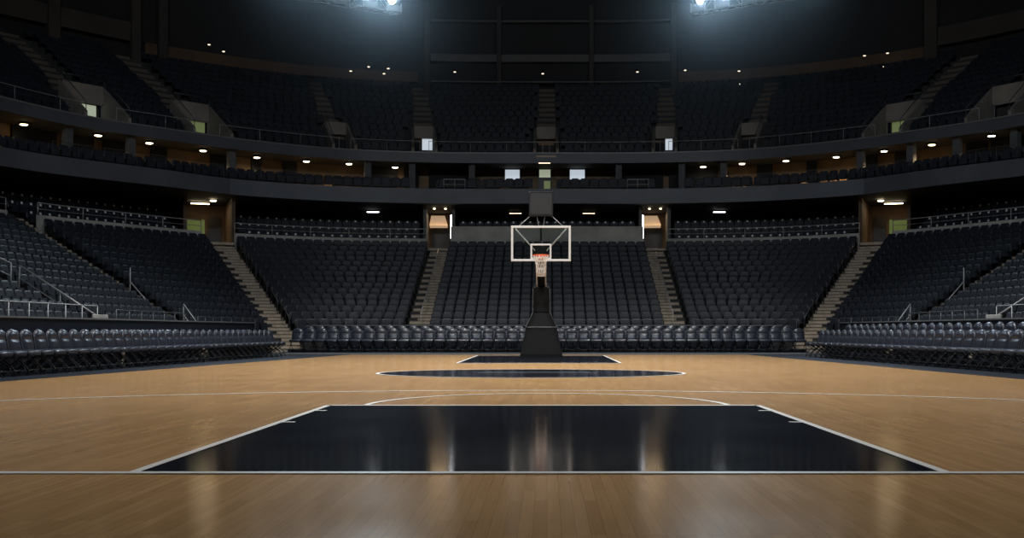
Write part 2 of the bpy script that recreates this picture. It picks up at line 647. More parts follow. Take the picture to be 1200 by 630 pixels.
def seat_shapes(fine):
    """backrest, folded seat, two side frames; local: x across, y to the court, z up"""
    bk, st, arms = MB(), MB(), []
    prof = [(-.2, .36), (.2, .36), (.214, .66), (.195, .735), (.135, .775), (-.135, .775), (-.195, .735), (-.214, .66)]
    if not fine:
        prof = [(-.2, .36), (.2, .36), (.214, .68), (.145, .775), (-.145, .775), (-.214, .68)]
    n = len(prof)
    ring = lambda k, dy, cz=.57: [(x * k, dy - .2 * (z - .36), cz + (z - cz) * k) for x, z in prof]
    rings = [ring(.96, -.05), ring(1, -.02), ring(1, .0), ring(.84, .022)] if fine else [ring(1, -.04), ring(1, 0), ring(.84, .022)]
    vs = [p for r in rings for p in r]
    fs = [tuple(range(n)), tuple(range(n * len(rings) - 1, n * (len(rings) - 1) - 1, -1))]
    for r in range(len(rings) - 1):
        for i in range(n):
            j = (i + 1) % n
            fs.append((r * n + j, r * n + i, r * n + n + i, r * n + n + j))
    bk.add(vs, fs)
    # folded-up seat: a slab leaning a little forward
    hx = .185
    pts = [(-hx, .06, .3), (hx, .06, .3), (hx, .15, .3), (-hx, .15, .3), (-hx, .03, .58), (hx, .03, .58), (hx, .1, .6), (-hx, .1, .6)]
    st.hexa(pts)
    for x in (-.205, .205):
        m = MB()
        m.hexa([(x - .012, -.05, 0), (x + .012, -.05, 0), (x + .012, .03, 0), (x - .012, .03, 0), (x - .012, -.06, .44), (x + .012, -.06, .44), (x + .012, .06, .44), (x - .012, .06, .44)])
        m.box((x, .07, .47), (.03, .26, .035), bev=.008 if fine else 0)
        arms.append(m)
    return bk, st, arms


def seats_on(pts, z, pitch=PITCH):
    """evenly spaced positions along a polyline: (x, y, z, rz) facing inward"""
    L = [0]
    for p, q in zip(pts, pts[1:]):
        L.append(L[-1] + (q - p).length)
    n = int(L[-1] / pitch)
    out = []
    pitch = L[-1] / n
    st = pitch / 2
    j = 0
    for i in range(n):
        d = st + i * pitch
        while j < len(L) - 2 and L[j + 1] < d:
            j += 1
        u = (d - L[j]) / max(1e-6, L[j + 1] - L[j])
        p = pts[j].lerp(pts[j + 1], u)
        t = (pts[j + 1] - pts[j]).normalized()
        inward = Vector((t.y, -t.x))
        out.append((p.x, p.y, z, math.atan2(inward.y, inward.x) - math.pi / 2))
    return out


lower = []                                    # (x, y, z, rz, block, row, seat index, count)
for bi, (a, c) in enumerate(blocks):
    for k in range(ROWS + (1 if (a, c) == (-1, 1) else 0)):
        cv = type('R', (), {'at': staticmethod(lambda s, k=k: row_pt(k, s))})
        s0 = trim_s(cv, a, HALF[abs(a)] + .05, 1) if abs(a) < 5 else a
        s1 = trim_s(cv, c, HALF[abs(c)] + .05, -1) if abs(c) < 5 else c
        row = seats_on([row_pt(k, s) for s in srange(s0, s1, 40)], Z0 + RISE * k)
        for i, p in enumerate(row):
            lower.append((*p, bi, k, i, len(row)))


def in_frame(p, m=2):
    x, y = px_of(p[0], p[1]), CY - (p[2] + .5 - CH) * F / p[1]
    return -m < x < 1200 + m and -m < y < 630


vis = sorted([p for p in lower if in_frame(p)], key=lambda p: p[1])
individual = vis[:298]
ind_ids = {id(p) for p in individual}
rest = [p for p in lower if id(p) not in ind_ids and in_frame(p, 90)]

bk, st, arms = seat_shapes(True)
proto = thing('arena_seat', '', 'seat', group='folding seats in the lower side stands')
bk.build('backrest', 'seat', proto)
st.build('seat', 'seat_navy', proto)
for m in arms:
    m.build('armrest', 'steel', proto)
remember(proto)
BL = {0: 'left stand before its near stairs', 1: 'left stand past its near stairs', 2: 'left corner block', 6: 'right corner block',
      7: 'right stand past its near stairs', 8: 'right stand before its near stairs'}
for n_, p in enumerate(individual):
    x, y, z, rz, bi, k, i, cnt = p
    far = cnt - i if bi < 4 else i + 1                      # counted from the far end of the row
    lab = f"dark seat {far} from far end, {ordinal(k + 1)} row up, {BL[bi]}"
    if n_ == 0:
        proto.location, proto.rotation_euler = (x, y, z), (0, 0, rz)
        proto['label'] = lab
    else:
        dup(proto, (x, y, z), rz, lab)

# upper deck geometry
DROWS, DP, DR = 13, .74, .445
deck_row = lambda k, s: DECK.off(s, .75 + DP * k)
DZ = 9.95
VOMS = []                                     # (s, half width)
for pxc, hw in ((112, .95), (237, .9), (399, .5), (497, .52), (640, .52), (779, .52), (876, .5), (1046, .9), (1172, .95)):
    VOMS.append((DECK.s_at_px(pxc, 1.2), hw, pxc))

many = list(rest)
mark = []
for j, z in enumerate(CLUB_Z):                # club rows, with a pale plate on each back
    for a, c in blocks:
        cv = type('R', (), {'at': staticmethod(lambda s, j=j: BACK.off(s, 1.15 + .9 * j))})
        s0 = trim_s(cv, a, 1.6 if abs(a) == 2 else .95, 1) if abs(a) < 5 else a
        s1 = trim_s(cv, c, 1.6 if abs(c) == 2 else .95, -1) if abs(c) < 5 else c
        row = [p for p in seats_on([cv.at(s) for s in srange(s0, s1, 40)], z, .42) if in_frame(p, 60)]
        many += row
        mark += row
for j, z in enumerate((7.54, 7.6)):          # suite balcony rows
    for p in seats_on([SUITE.off(s, .75 + .8 * j) for s in srange(-4.4, 4.4, 260)], z, .46):
        px = px_of(p[0], p[1])
        if in_frame(p, 60) and not (480 < px < 515 or 622 < px < 656 or 765 < px < 800) and random.random() < .93:
            many.append(p)
for k in range(DROWS):                        # upper deck rows
    for p in seats_on([deck_row(k, s) for s in srange(-4.2, 4.2, 300)], DZ + DR * k, .46):
        if not in_frame(p, 40):
            continue
        ok = True
        q = Vector((p[0], p[1]))
        for s, hw, _ in VOMS:
            v = q - DECK.at(s)
            nn = DECK.normal(s)
            along, across = v.dot(nn), abs(v.dot(Vector((nn.y, -nn.x))))
            if across < hw + (.42 if along < 3.2 else .05) and along < 14:
                ok = False
        if ok:
            many.append(p)


def many_mesh(name, placements, marks):
    bk, st, arms = seat_shapes(False)
    tv, tf, tm = [], [], []
    for m, mi in ((bk, 0), (st, 1), (arms[0], 2), (arms[1], 2)):
        o = len(tv)
        tv += m.v
        tf += [tuple(i + o for i in q) for q in m.f]
        tm += [mi] * len(m.f)
    tv = np.array(tv)
    V, Fc, MI = [], [], []
    o = 0
    for p in placements:
        ca, sa = math.cos(p[3]), math.sin(p[3])
        V.append(np.column_stack((p[0] + tv[:, 0] * ca - tv[:, 1] * sa, p[1] + tv[:, 0] * sa + tv[:, 1] * ca, p[2] + tv[:, 2])))
        Fc += [tuple(i + o for i in q) for q in tf]
        MI += tm
        o += len(tv)
    for p in marks:                            # number plates
        ca, sa = math.cos(p[3]), math.sin(p[3])
        q = [(-.045, -.032, .66), (.045, -.032, .66), (.045, -.05, .75), (-.045, -.05, .75)]
        V.append(np.array([(p[0] + x * ca - (y + .012) * sa, p[1] + x * sa + (y + .012) * ca, p[2] + z) for x, y, z in q]))
        Fc.append((o, o + 1, o + 2, o + 3))
        MI.append(3)
        o += 4
    me = bpy.data.meshes.new(name)
    me.from_pydata(np.concatenate(V).tolist(), [], Fc)
    for k in ('seat', 'seat_navy', 'steel', 'seat_mark'):
        me.materials.append(M[k])
    me.polygons.foreach_set('material_index', MI)
    ob = bpy.data.objects.new(name, me)
    C.objects.link(ob)
    return ob


rest_o = many_mesh('arena_seats', many, mark)
rest_o['kind'] = 'stuff'
tag(rest_o, 'masses of dark folding seats filling the far stands and the upper tiers', 'seats')

# ------------------------------------------------------------------ courtside chairs
def chair_parts(root, fine=True):
    tilt = .2
    bp = lambda x, y, d: (x, -.17 - tilt * (y + .22) + d * .98, .42 + y + .22 + d * tilt)
    pad = MB()
    rim = pad.pillow(.425, .46, .05, .04, bp, 12, 20, .3, .2, .22)
    back = pad.build('backrest', 'vinyl', root, True)
    pp = [(p[0] * 1.0, p[1] - .0, p[2]) for p in rim]
    MB().tube([(x, y - .022, z) for x, y, z in pp], .011, 5, closed=True).build('piping', 'piping', back, True)
    sp = lambda x, y, d: (x, .035 + y, .42 + d)
    s = MB()
    s.pillow(.44, .42, .085, .022, sp, 8, 8, .1, .04)
    s.build('seat', 'vinyl', root, True)
    for x in (-.2, .2):
        MB().tube([(x, .24, .0), (x, .17, .16), (x, -.1, .385), (x, -.215, .51), (x * .97, -.275, .75)], .012, 6).build('front_leg', 'steel', root, True)
        MB().tube([(x * .9, -.3, .0), (x * .9, -.2, .12), (x * .9, .2, .385)], .012, 6).build('back_leg', 'steel', root, True)
    if fine:
        MB().tube([(-.2, .2, .1), (.2, .2, .1)], .01, 6).build('stretcher', 'steel', root, True)
        MB().tube([(-.18, -.22, .1), (.18, -.22, .1)], .01, 6).build('stretcher', 'steel', root, True)


chair = thing('courtside_chair', '', 'chair', group='courtside chairs')
chair_parts(chair)
remember(chair)
first = [True]


def put_chair(x, y, z, rz, label, group, sx=1.):
    if first[0]:
        first[0] = False
        chair.location, chair.rotation_euler, chair.scale = (x, y, z), (0, 0, rz), (sx, 1, 1)
        chair['label'], chair['group'] = label, group
        return
    dup(chair, (x, y, z), rz, label, group, sx)


# the two sideline blocks
def side_rows(sgn, p0, p1, pitch, sx, side):
    p0, p1 = Vector(p0), Vector(p1)
    dv = p0 - p1
    n = int(dv.length / pitch)
    t = dv.normalized()                                         # from far end toward the camera
    inw = Vector((-sgn, 0))
    inw = (inw - t * inw.dot(t)).normalized()
    rz = math.atan2(inw.y, inw.x) - math.pi / 2
    for r in range(2):
        for i in range(n + 1):
            q = p1 + t * (pitch * (i + (.5 if r else 0))) - inw * ((.8 if sgn > 0 else .66) * r)
            if not -30 < px_of(q.x, q.y) < 1235:
                continue
            put_chair(q.x, q.y, -.006 if r == 0 or sgn < 0 else .17, rz + random.uniform(-.025, .025),
                      f'black padded chair, {ordinal(i + 1)} from the far corner in the {("front", "back")[r]} row, {side} sideline',
                      f'{("front", "back")[r]} row of chairs on the {side} sideline', sx)
    # the low riser the back row stands on
    if sgn < 0:
        return
    a, c = p1 - t * .3 - inw * .48, p0 + t * 3 - inw * .48
    b = MB()
    w = inw * -.95
    P = [a, c, c + w, a + w]
    if sgn < 0:
        P = P[::-1]
    b.slab([(p.x, p.y) for p in P], 0, .17)
    struct(b.build('riser_floor', 'apron'))


side_rows(-1, (-10.2, 19.2), (-9.05, 36.1), .48, .94, 'left')
side_rows(1, (9.65, 19.8), (8.75, 35.2), .54, 1.06, 'right')
nfar = 43
for r in range(2):
    for i in range(nfar):
        x = -9.2 + i * .44 + (.22 if r else 0)
        if r == 1 and i == nfar - 1:
            continue
        side = 'left' if x < -.1 else 'right'
        mid = 21
        k = (mid - i) if i < mid else i - mid + 1
        put_chair(x, 39.5 + .8 * r, .05 + .1 * r, math.pi + random.uniform(-.04, .04),
                  f'black padded chair, {ordinal(k)} to the {"left" if i < mid else "right"} of the hoop in the {("front", "back")[r]} far baseline row',
                  f'{("front", "back")[r]} row of chairs behind the hoop', .95)
b = MB()
b.slab(rect(-9.6, 9.6, 39.85, 41.), .05, .15)
struct(b.build('riser_floor', 'apron'))

# ------------------------------------------------------------------ handrails on the stairs
def handrail(label, pts, posts, grp='aisle handrails', mt='rail', r=.02, low=True):
    c = Vector(pts[0])
    root = thing('handrail', label, 'handrail', tuple(c), 0, grp)
    L = lambda p: tuple(Vector(p) - c)
    MB().tube([L(p) for p in pts], r).build('top_rail', mt, root, True)
    if low:
        MB().tube([L((p[0], p[1], p[2] - .35)) for p in pts], r * .7, 5).build('lower_rail', mt, root, True)
    for p, h in posts:
        MB().tube([L(p), L((p[0], p[1], p[2] - h))], r * .9).build('post', mt, root, True)


def stair_pt(s, k, across=0., up=0.):
    f0, g0 = FRONT.at(s), BACK.at(s)
    q = f0 + (g0 - f0) * (k / 14)
    t = (g0 - f0).normalized()
    n = Vector((t.y, -t.x))
    return (q.x + n.x * across, q.y + n.y * across, Z0 + RISE * k + up)


for s in (-1, 1):
    a = .1 if s < 0 else -.1
    P = [stair_pt(s, k, a, .75) for k in (1, 5, 9, 12.5)]
    handrail(f'long grey handrail up the middle of the {side_name(s)} inner stairs', P, [(p, .75) for p in P], low=False, r=.014)
for s in (-2, 2):
    a = .5 if s < 0 else -.5
    for n_, k in enumerate((.5, 3, 5.5, 8, 10.5)):
        P = [stair_pt(s, k, a, .1), stair_pt(s, k, a, .68), stair_pt(s, k + 1.6, a, .78), stair_pt(s, k + 1.6, a, .12)]
        handrail(f'looped dark handrail, {ordinal(n_ + 1)} one up the {side_name(s)} corner stairs', P, [], low=False, mt='rail_dark')
for s in (-3, 3):
    w = side_name(s)
    P = [stair_pt(s, .2, .5 if s < 0 else -.5, .55), stair_pt(s, 1.2, .5 if s < 0 else -.5, .85)]
    handrail(f'short double grey handrail at the foot of the {w} diagonal stairs', P, [(P[0], .5), (P[1], .75)])
    P = [stair_pt(s, 1.2, -.5 if s < 0 else .5, .55), stair_pt(s, 3.4, -.5 if s < 0 else .5, 1.), stair_pt(s, 3.4, -.5 if s < 0 else .5, 1.45)]
    handrail(f'grey handrail with a tall end post beside the {w} diagonal stairs', P[:2], [(P[0], .6), (stair_pt(s, 2.3, -.5 if s < 0 else .5, .78), .7), (P[2], 1.4)])
for s in (-4, 4):
    w = side_name(s)
    P = [stair_pt(s, .4, .45 if s < 0 else -.45, .5), stair_pt(s, 4.2, .45 if s < 0 else -.45, .95)]
    handrail(f'long sloping grey handrail beside the {w} near stairs', P, [(P[0], .5), (stair_pt(s, 2.3, .45 if s < 0 else -.45, .72), .7), (P[1], .9)])
    P = [stair_pt(s, 4.6, .45 if s < 0 else -.45, .9), stair_pt(s, 7.5, .45 if s < 0 else -.45, .95)]
    handrail(f'upper sloping grey handrail beside the {w} near stairs', P, [(P[0], .9), (P[1], .9)])
# low front rails on the first row
for a, c in ((-2, -1), (-1, 1), (1, 2)):
    s0, s1 = trim_s(FRONT, a, .6, 1), trim_s(FRONT, c, .6, -1)
    nm = 'centre block' if (a, c) == (-1, 1) else f'{side_name(a + c)} block beside it'
    guard(FRONT, -.38, s0, s1, Z0, .72, f'thin front rail before the lowest seats of the {nm}', 'front rails of the far stand', 'rail_dark', None, False, .014)
for sgn in (-1, 1):
    for a, c in ((4, 5), (3, 4), (2.15, 3)):
        s0, s1 = sgn * (a + .09), sgn * (c - .09)
        nm = {4: 'near', 3: 'middle', 2.15: 'far'}[a]
        guard(FRONT, -.2, s0, s1, Z0, {4: .93, 3: .85, 2.15: .76}[a], f'grey front rail of the {nm} block in the {"left" if sgn < 0 else "right"} stand', 'front rails of the side stands', 'rail' if a == 4 else 'rail_dark', 7, True, .014)
# beige end panels by the near stairs
for sgn in (-1, 1):
    b = MB()
    b.box((sgn * 11.45, 27.6, .9), (.05, .9, .72), bev=.01)
    tag(b.build('kick_panel', 'parapet'), f'beige panel behind the {"left" if sgn < 0 else "right"} barrier at the foot of the near stairs', 'panel')

# ------------------------------------------------------------------ lit entrances at the head of the lower stairs
def portal(s, kind):
    w = side_name(s)
    hw = .62 if abs(s) == 1 else .98
    dp = 3.8
    o = BACK.off(s, 1.3)
    nn = Vector((-.37 if s < 0 else .37, .93)).normalized() if abs(s) == 2 else BACK.normal(s)
    rz = math.atan2(nn.y, nn.x) - math.pi / 2
    root = thing('stair_entrance', f'lit entrance at the head of the {w} {STN[abs(s)]} stairs', 'entrance', (o.x, o.y, 4.82), rz, 'entrances at the head of the stairs')
    for x in (-hw - .08, hw + .08):
        MB().box((x, dp / 2, 1.06), (.16, dp, 2.14), bev=.01).build('side_wall', 'brown_dark' if abs(s) == 2 else 'pillar', root)
    MB().box((0, dp / 2 - .45, -.06), (2 * hw, dp + .9, .12)).build('landing', 'step', root)
    MB().box((0, dp + .06, 1.06), (2 * hw + .3, .1, 2.14)).build('end_wall', 'brown_dark', root)
    sg = 1 if s < 0 else -1
    if abs(s) == 1:
        MB().hexa([(-hw * .9, dp - .9, 1.45), (hw * .6, dp - .9, 1.45), (hw * .6, dp - .05, 1.4), (-hw * .9, dp - .05, 1.4), (-hw * .9, dp - .9, 1.5), (hw * .6, dp - .9, 1.5), (hw * .35, dp - .05, 2.05), (-hw * .8, dp - .05, 2.05)]).build('ceiling_panel', 'tan', root)
        MB().box((sg * (hw - .03), .05, 1.05), (.06, .05, 1.3)).build('light_strip', 'lamp_white', root)
        MB().box((sg * (hw + .5), .1, .75), (.05, .05, .5)).build('light_strip', 'lamp_white', root)
        MB().box((0, dp - .12, .7), (.9, .06, 1.4)).build('door', 'black_metal', root)
        for x in (-.25, .3):
            MB().lathe([(.04, 0), (.06, .02), (.06, .04)], 10, (x, .8, 2.06)).build('downlight', 'lamp_warm', root)
    else:
        MB().box((-sg * .42, dp - .02, .95), (.95, .06, .95)).build('green_glow_panel', 'green_deep', root)
        MB().box((sg * .5, dp - .06, .8), (.6, .06, 1.6)).build('door', 'black_metal', root)
        MB().box((-sg * .25, 2.4, 2.06), (.85, .12, .04)).build('tube_light', 'lamp_warm', root)
        MB().lathe([(.1, 0), (.14, .02), (.14, .05)], 12, (sg * .25, 1.2, 2.05)).build('downlight', 'lamp_warm', root)
    L = bpy.data.lights.new('entrance light', 'AREA')
    L.energy = 14 if abs(s) == 1 else 11
    L.color = (1, .72, .42)
    L.size = .8
    lo = bpy.data.objects.new('entrance_light', L)
    C.objects.link(lo)
    q = Vector((o.x, o.y)) + nn * 2.
    lo.location = (q.x, q.y, 6.8)


for s in (-2, -1, 1, 2):
    portal(s, abs(s))

# ------------------------------------------------------------------ suite level: slab edge, floor, back wall, ceiling
def ribbon(fn, z0, z1, name, mt, ss=SS):
    b = MB()
    b.strip(pts3(fn, z0, ss), pts3(fn, z1, ss))
    return b


b = MB()
zs0, zs1 = 6.98, 7.69
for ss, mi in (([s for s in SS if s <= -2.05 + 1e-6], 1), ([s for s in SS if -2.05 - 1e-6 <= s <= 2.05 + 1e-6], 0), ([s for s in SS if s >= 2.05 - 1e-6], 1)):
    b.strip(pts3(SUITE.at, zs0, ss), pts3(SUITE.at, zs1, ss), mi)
b.strip(pts3(SUITE.at, zs1), pts3(lambda s: SUITE.off(s, .2), zs1), 2)
b.strip(pts3(lambda s: SUITE.off(s, .2), zs1), pts3(lambda s: SUITE.off(s, .2), 7.6), 2)
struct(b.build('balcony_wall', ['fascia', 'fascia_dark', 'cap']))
b = MB()
b.strip(pts3(SUITE.at, zs0), pts3(lambda s: SUITE.off(s, 9.5), zs0))
struct(b.build('club_ceiling', 'dark'))
b = MB()
b.strip(pts3(lambda s: SUITE.off(s, .15), 7.53), pts3(lambda s: SUITE.off(s, 9), 7.53))
struct(b.build('suite_floor', 'concrete'))
b = MB()
b.strip(pts3(lambda s: BACK.off(s, 5.4), 4.), pts3(lambda s: BACK.off(s, 5.4), 7.))
struct(b.build('club_back_wall', 'dark'))
b = MB()
b.strip(pts3(lambda s: DECK.off(s, 2.2), 7.6), pts3(lambda s: DECK.off(s, 2.2), 9.6))
struct(b.build('suite_back_wall', 'brown'))
b = MB()
b.strip(pts3(DECK.at, 9.57), pts3(lambda s: DECK.off(s, 10), 9.57))
struct(b.build('suite_ceiling', 'dim'))
b = MB()
zd0, zd1 = 9.55, 10.1
b.strip(pts3(DECK.at, zd0), pts3(DECK.at, zd1), 0)
b.strip(pts3(lambda s: DECK.off(s, -.05), zd1), pts3(lambda s: DECK.off(s, .2), zd1), 1)
b.strip(pts3(lambda s: DECK.off(s, -.05), zd1 - .07), pts3(lambda s: DECK.off(s, -.05), zd1), 1)
struct(b.build('deck_front_wall', ['fascia_dark', 'cap']))


def frame_at(curve, px, off):
    s = curve.s_at_px(px, off)
    p, nn = curve.off(s, off), curve.normal(s)
    return p, math.atan2(nn.y, nn.x) - math.pi / 2, s


# pillars of the suite level
for px in (79, 153, 271, 431, 483, 553, 725, 799, 848, 1009, 1068, 1122, 1190):
    p, rz, s = frame_at(DECK, px, .5)
    struct(MB().box((p.x, p.y, 8.6), (.34, .34, 1.96), rz, bev=.02).build('pillar', 'pillar'))
# dark openings in the brown wall
for i, (px, w) in enumerate(((40, 2.2), (97, 1.), (135, 1.2), (186, .8), (258, 1.), (300, .5), (340, .7), (447, 1.7), (482, .8), (520, 1.6), (545, .9), (735, 1.3), (762, 1.4), (797, 1.2), (822, 1.7), (896, .8), (951, .5), (1020, .7), (1058, .8), (1145, 1.), (1180, 1.5))):
    p, rz, s = frame_at(DECK, px, 2.1)
    d = struct(MB().box((p.x, p.y, 8.6), (w, .12, 1.9), rz).build(f'door_{i + 1}', 'dark'))
# bright windows and the green doorway in the middle
for i, (px, w) in enumerate(((600.5, .78), (676.5, .8))):
    p, rz, s = frame_at(DECK, px, 2.1)
    fr_ = struct(MB().box((p.x, p.y, 9.22), (w + .08, .1, .66), rz).build(f'window_{i + 1}', 'black_metal'))
    MB().box((p.x, p.y - .06, 9.22), (w, .04, .58), rz).build('window_pane', 'screen', fr_)
p, rz, s = frame_at(DECK, 638.5, 2.05)
dr = struct(MB().box((p.x, p.y + .03, 8.6), (.72, .08, 1.86), rz).build('door_30', 'black_metal'))
MB().box((p.x, p.y - .04, 9.3), (.6, .04, .42), rz).build('door_pane', 'greenw', dr)
MB().box((p.x + .12, p.y - .04, 8.5), (.34, .04, .8), rz).build('door_leaf', 'green', dr)

# downlights under the deck
lights = [(28, 144), (115, 157), (175, 166), (238, 175), (301, 183), (359, 187.5), (409, 190.5), (463, 194.6), (824, 194), (869.5, 190.3), (921, 187), (980, 182.5), (1036, 175.5), (1092, 168), (1162, 157.5)]
dim_ids = (463, 824)
for n_, (px, py) in enumerate(lights):
    d = 8.69 * F / (CY - py)
    x = (px - CX) / F * d
    sd = 'left' if px < CX else 'right'
    k = n_ + 1 if px < CX else n_ - 7
    root = thing('downlight', f'lit round ceiling lamp under the upper tier, {ordinal(k)} from the {"left end" if px < CX else "middle"} on the {sd}', 'ceiling lamp', (x, d, 9.5), 0, 'lamps under the upper tier')
    MB().lathe([(.11, .07), (.2, .06), (.21, .0), (.17, -.02)], 16).build('housing', 'black_metal', root, True)
    MB().lathe([(.05, -.065), (.14, -.05), (.16, -.02)], 16).build('lens', 'lamp_warm', root, True)
    L = bpy.data.lights.new('downlight', 'SPOT')
    L.energy = 30 if px in dim_ids else 300
    L.color = (1, .7, .36)
    L.spot_size, L.spot_blend = math.radians(140), .8
    L.shadow_soft_size = .12
    lo = bpy.data.objects.new('downlight_beam', L)
    C.objects.link(lo)
    lo.location = (x, d, 9.42)
# strip lights: over the middle door and under the club ceiling
def strip_light(px, py, z, w, label, mt='lamp_warm'):
    d = (z - CH) * F / (CY - py)
    x = (px - CX) / F * d
    root = thing('strip_light', label, 'ceiling lamp', (x, d, z), 0, 'strip lights')
    MB().box((0, 0, .03), (w + .06, .14, .06), bev=.01).build('housing', 'black_metal', root)
    MB().box((0, 0, -.015), (w, .1, .04), bev=.01).build('diffuser', mt, root)


strip_light(638, 190.6, 9.5, .6, 'short strip light above the middle doorway of the balcony', 'lamp_dim')
strip_light(437, 248, 6.9, .6, 'white strip light above the seats left of the inner stairs', 'lamp_white')
strip_light(843, 248, 6.9, .6, 'white strip light above the seats right of the inner stairs', 'lamp_white')
strip_light(604, 249.6, 6.9, .62, 'strip light just left of the shot clock', 'lamp_dim')
strip_light(690, 249.6, 6.9, .62, 'strip light just right of the shot clock', 'lamp_dim')
# balcony rails
for a, c, nm in ((62, 152, 'far left'), (160, 262, 'left'), (306, 366, 'left of the middle'), (372, 432, 'nearer the middle left'), (850, 908, 'nearer the middle right'), (918, 976, 'right of the middle'), (1010, 1066, 'right'), (1120, 1192, 'far right')):
    guard(SUITE, .25, SUITE.s_at_px(a, .25), SUITE.s_at_px(c, .25), 7.69, .62, f'thin balcony rail on the slab edge, {nm} section', 'balcony rails', 'rail_dark', 4, False, .014)
for a, c, nm in ((520, 545, 'left'), (735, 760, 'right')):
    guard(SUITE, .3, SUITE.s_at_px(a, .3), SUITE.s_at_px(c, .3), 7.69, .5, f'short grey rail with posts on the balcony {nm} of the middle', 'balcony rails', 'rail', 3, True, .018)

# ------------------------------------------------------------------ upper deck
b = MB()
cuts = [-4.9] + [e for s_, hw, _ in VOMS for e in (trim_s(DECK, s_, hw + .07, -1), trim_s(DECK, s_, hw + .07, 1))] + [4.9]
spans = [srange(cuts[i], cuts[i + 1], 30) for i in range(0, len(cuts), 2)]
for k in range(DROWS):
    z = DZ + DR * k
    for ss in (spans if k <= 3 else [SS]):
        I0 = pts3(lambda s: DECK.off(s, .2) if k == 0 else deck_row(k - .55, s), zd1 - .15 if k == 0 else z - DR, ss)
        I1 = pts3(lambda s: deck_row(k - .55, s), z, ss)
        O1 = pts3(lambda s: deck_row(k + .45, s), z, ss)
        b.strip(I0, I1)
        b.strip(I1, O1)
struct(b.build('upper_terrace_floor', 'concrete'))
# front rail of the deck, in lengths between the entrances
ends = [DECK.s_at_px(-30)] + [v[0] for v in VOMS] + [DECK.s_at_px(1230)]
VN = ['at the far left', 'left of the second entrance', 'past the second entrance', 'left of the white-lit entrance', 'left of the middle entrance', 'right of the middle entrance', 'past the white-lit right entrance', 'before the right green entrance', 'past the right green entrance', 'at the far right']
for i in range(len(ends) - 1):
    if i in (0, 9):
        pass
    guard(DECK, .08, ends[i] + .03, ends[i + 1] - .03, zd1, .56, f'thin post rail on the upper tier edge, {VN[i]}', 'upper tier rails', 'rail', None, False, .014)
# entrances through the upper deck, each with its stair behind
for n_, (s, hw, pxc) in enumerate(VOMS):
    p, nn = DECK.at(s), DECK.normal(s)
    rz = math.atan2(nn.y, nn.x) - math.pi / 2
    sd = 'left' if pxc < 600 else 'right'
    big = hw > .8
    desc = {112: 'wide concrete entrance with a green-lit doorway, far left of the upper tier', 237: 'wide concrete entrance with a green-lit doorway, second from the left above',
            399: 'narrow concrete entrance without a lit door, upper tier left', 497: 'narrow concrete entrance with a white-lit door, upper tier left',
            640: 'narrow concrete entrance in the middle of the upper tier above the hoop', 779: 'narrow concrete entrance with a white-lit door, upper tier right',
            876: 'narrow concrete entrance without a lit door, upper tier right', 1046: 'wide concrete entrance with a green-lit doorway, upper tier right',
            1172: 'wide dark concrete entrance at the far right of the upper tier'}[pxc]
    root = thing('tier_entrance', desc, 'entrance', (p.x, p.y, 10.), rz, 'entrances of the upper tier')
    dp = 2.3
    zo, zt = (1.15, 2.0) if big else (1.2, 1.85)
    MB().box((0, dp, (zo + zt) / 2), (2 * hw, .16, zt - zo), bev=.01).build('header_wall', 'vom', root)
    for x in (-1, 1):
        X0, X1 = x * hw, x * (hw + .14)
        xa, xb = min(X0, X1), max(X0, X1)
        MB().hexa([(xa, .12, -.1), (xb, .12, -.1), (xb, dp + .1, -.1), (xa, dp + .1, -.1), (xa, .12, .35), (xb, .12, .35), (xb, dp + .1, zt), (xa, dp + .1, zt)]).build('side_wall', 'vom', root)
        xr = x * (hw + .07)
        MB().tube([(xr, .12, .75), (xr, dp, zt + .35)], .022).build('side_rail', 'rail_dark', root, True)
        for q in (0, 1):
            MB().tube([(xr, .12 + q * (dp - .14), .3 + q * (zt - .35)), (xr, .12 + q * (dp - .14), .75 + q * (zt - .4))], .02).build('rail_post', 'rail_dark', root, True)
    MB().box((0, 1.6, -.1), (2 * hw, 3.2, .1)).build('landing', 'step', root)
    MB().tube([(-hw - .07, dp, zt + .33), (hw + .07, dp, zt + .33)], .022).build('header_rail', 'rail_dark', root, True)
    MB().box((0, dp + .4, zo / 2), (2 * hw, .1, zo)).build('inner_wall', 'dim' if big or pxc == 640 else 'dark', root)
    sg = -1 if pxc < 641 else 1
    if pxc in (112, 237, 1046):
        MB().box((-sg * .3 if pxc != 237 else .12, dp + .3, .9), (1.5 if pxc == 237 else .95, .05, .5)).build('doorway_panel', 'greenw' if pxc == 112 else 'green', root)  # glowing panel imitates the lit concourse behind the opening
    elif pxc in (497, 779):
        MB().box((.2, dp + .3, .92), (.55 if pxc == 497 else .38, .05, .6)).build('doorway_panel', 'screen', root)  # self-glowing panel in place of a lit corridor
    elif pxc == 640:
        MB().box((0, dp + .3, 1.05), (.9, .05, .28)).build('doorway_panel', 'brown', root)
    # stair climbing behind the header
    b = MB()
    k0 = 4 if big else 3
    for i in range(k0 * 2, DROWS * 2):
        k = i / 2
        b.box((0, .75 + DP * k - .2, DZ - 10 + DR * k - .12), (min(2 * hw, 1.15), DP * .52, .3))
    b.build('stair_flight', 'nosing' , root)

# wall behind the upper deck
TOP = .75 + DP * (DROWS - .4)
wf = lambda s: DECK.off(s, TOP)
b = MB()
b.strip(pts3(wf, 14.6), pts3(wf, 24))
struct(b.build('upper_back_wall', 'dark'))
def ledge(s0, s1, z0, z1, out, mt):
    ss = srange(s0, s1, 60)
    b = MB()
    fn = lambda s: DECK.off(s, TOP - out)
    b.strip(pts3(fn, z0, ss), pts3(fn, z1, ss))
    b.strip(pts3(fn, z1, ss), pts3(wf, z1, ss))
    b.strip(pts3(wf, z0, ss), pts3(fn, z0, ss))
    return b


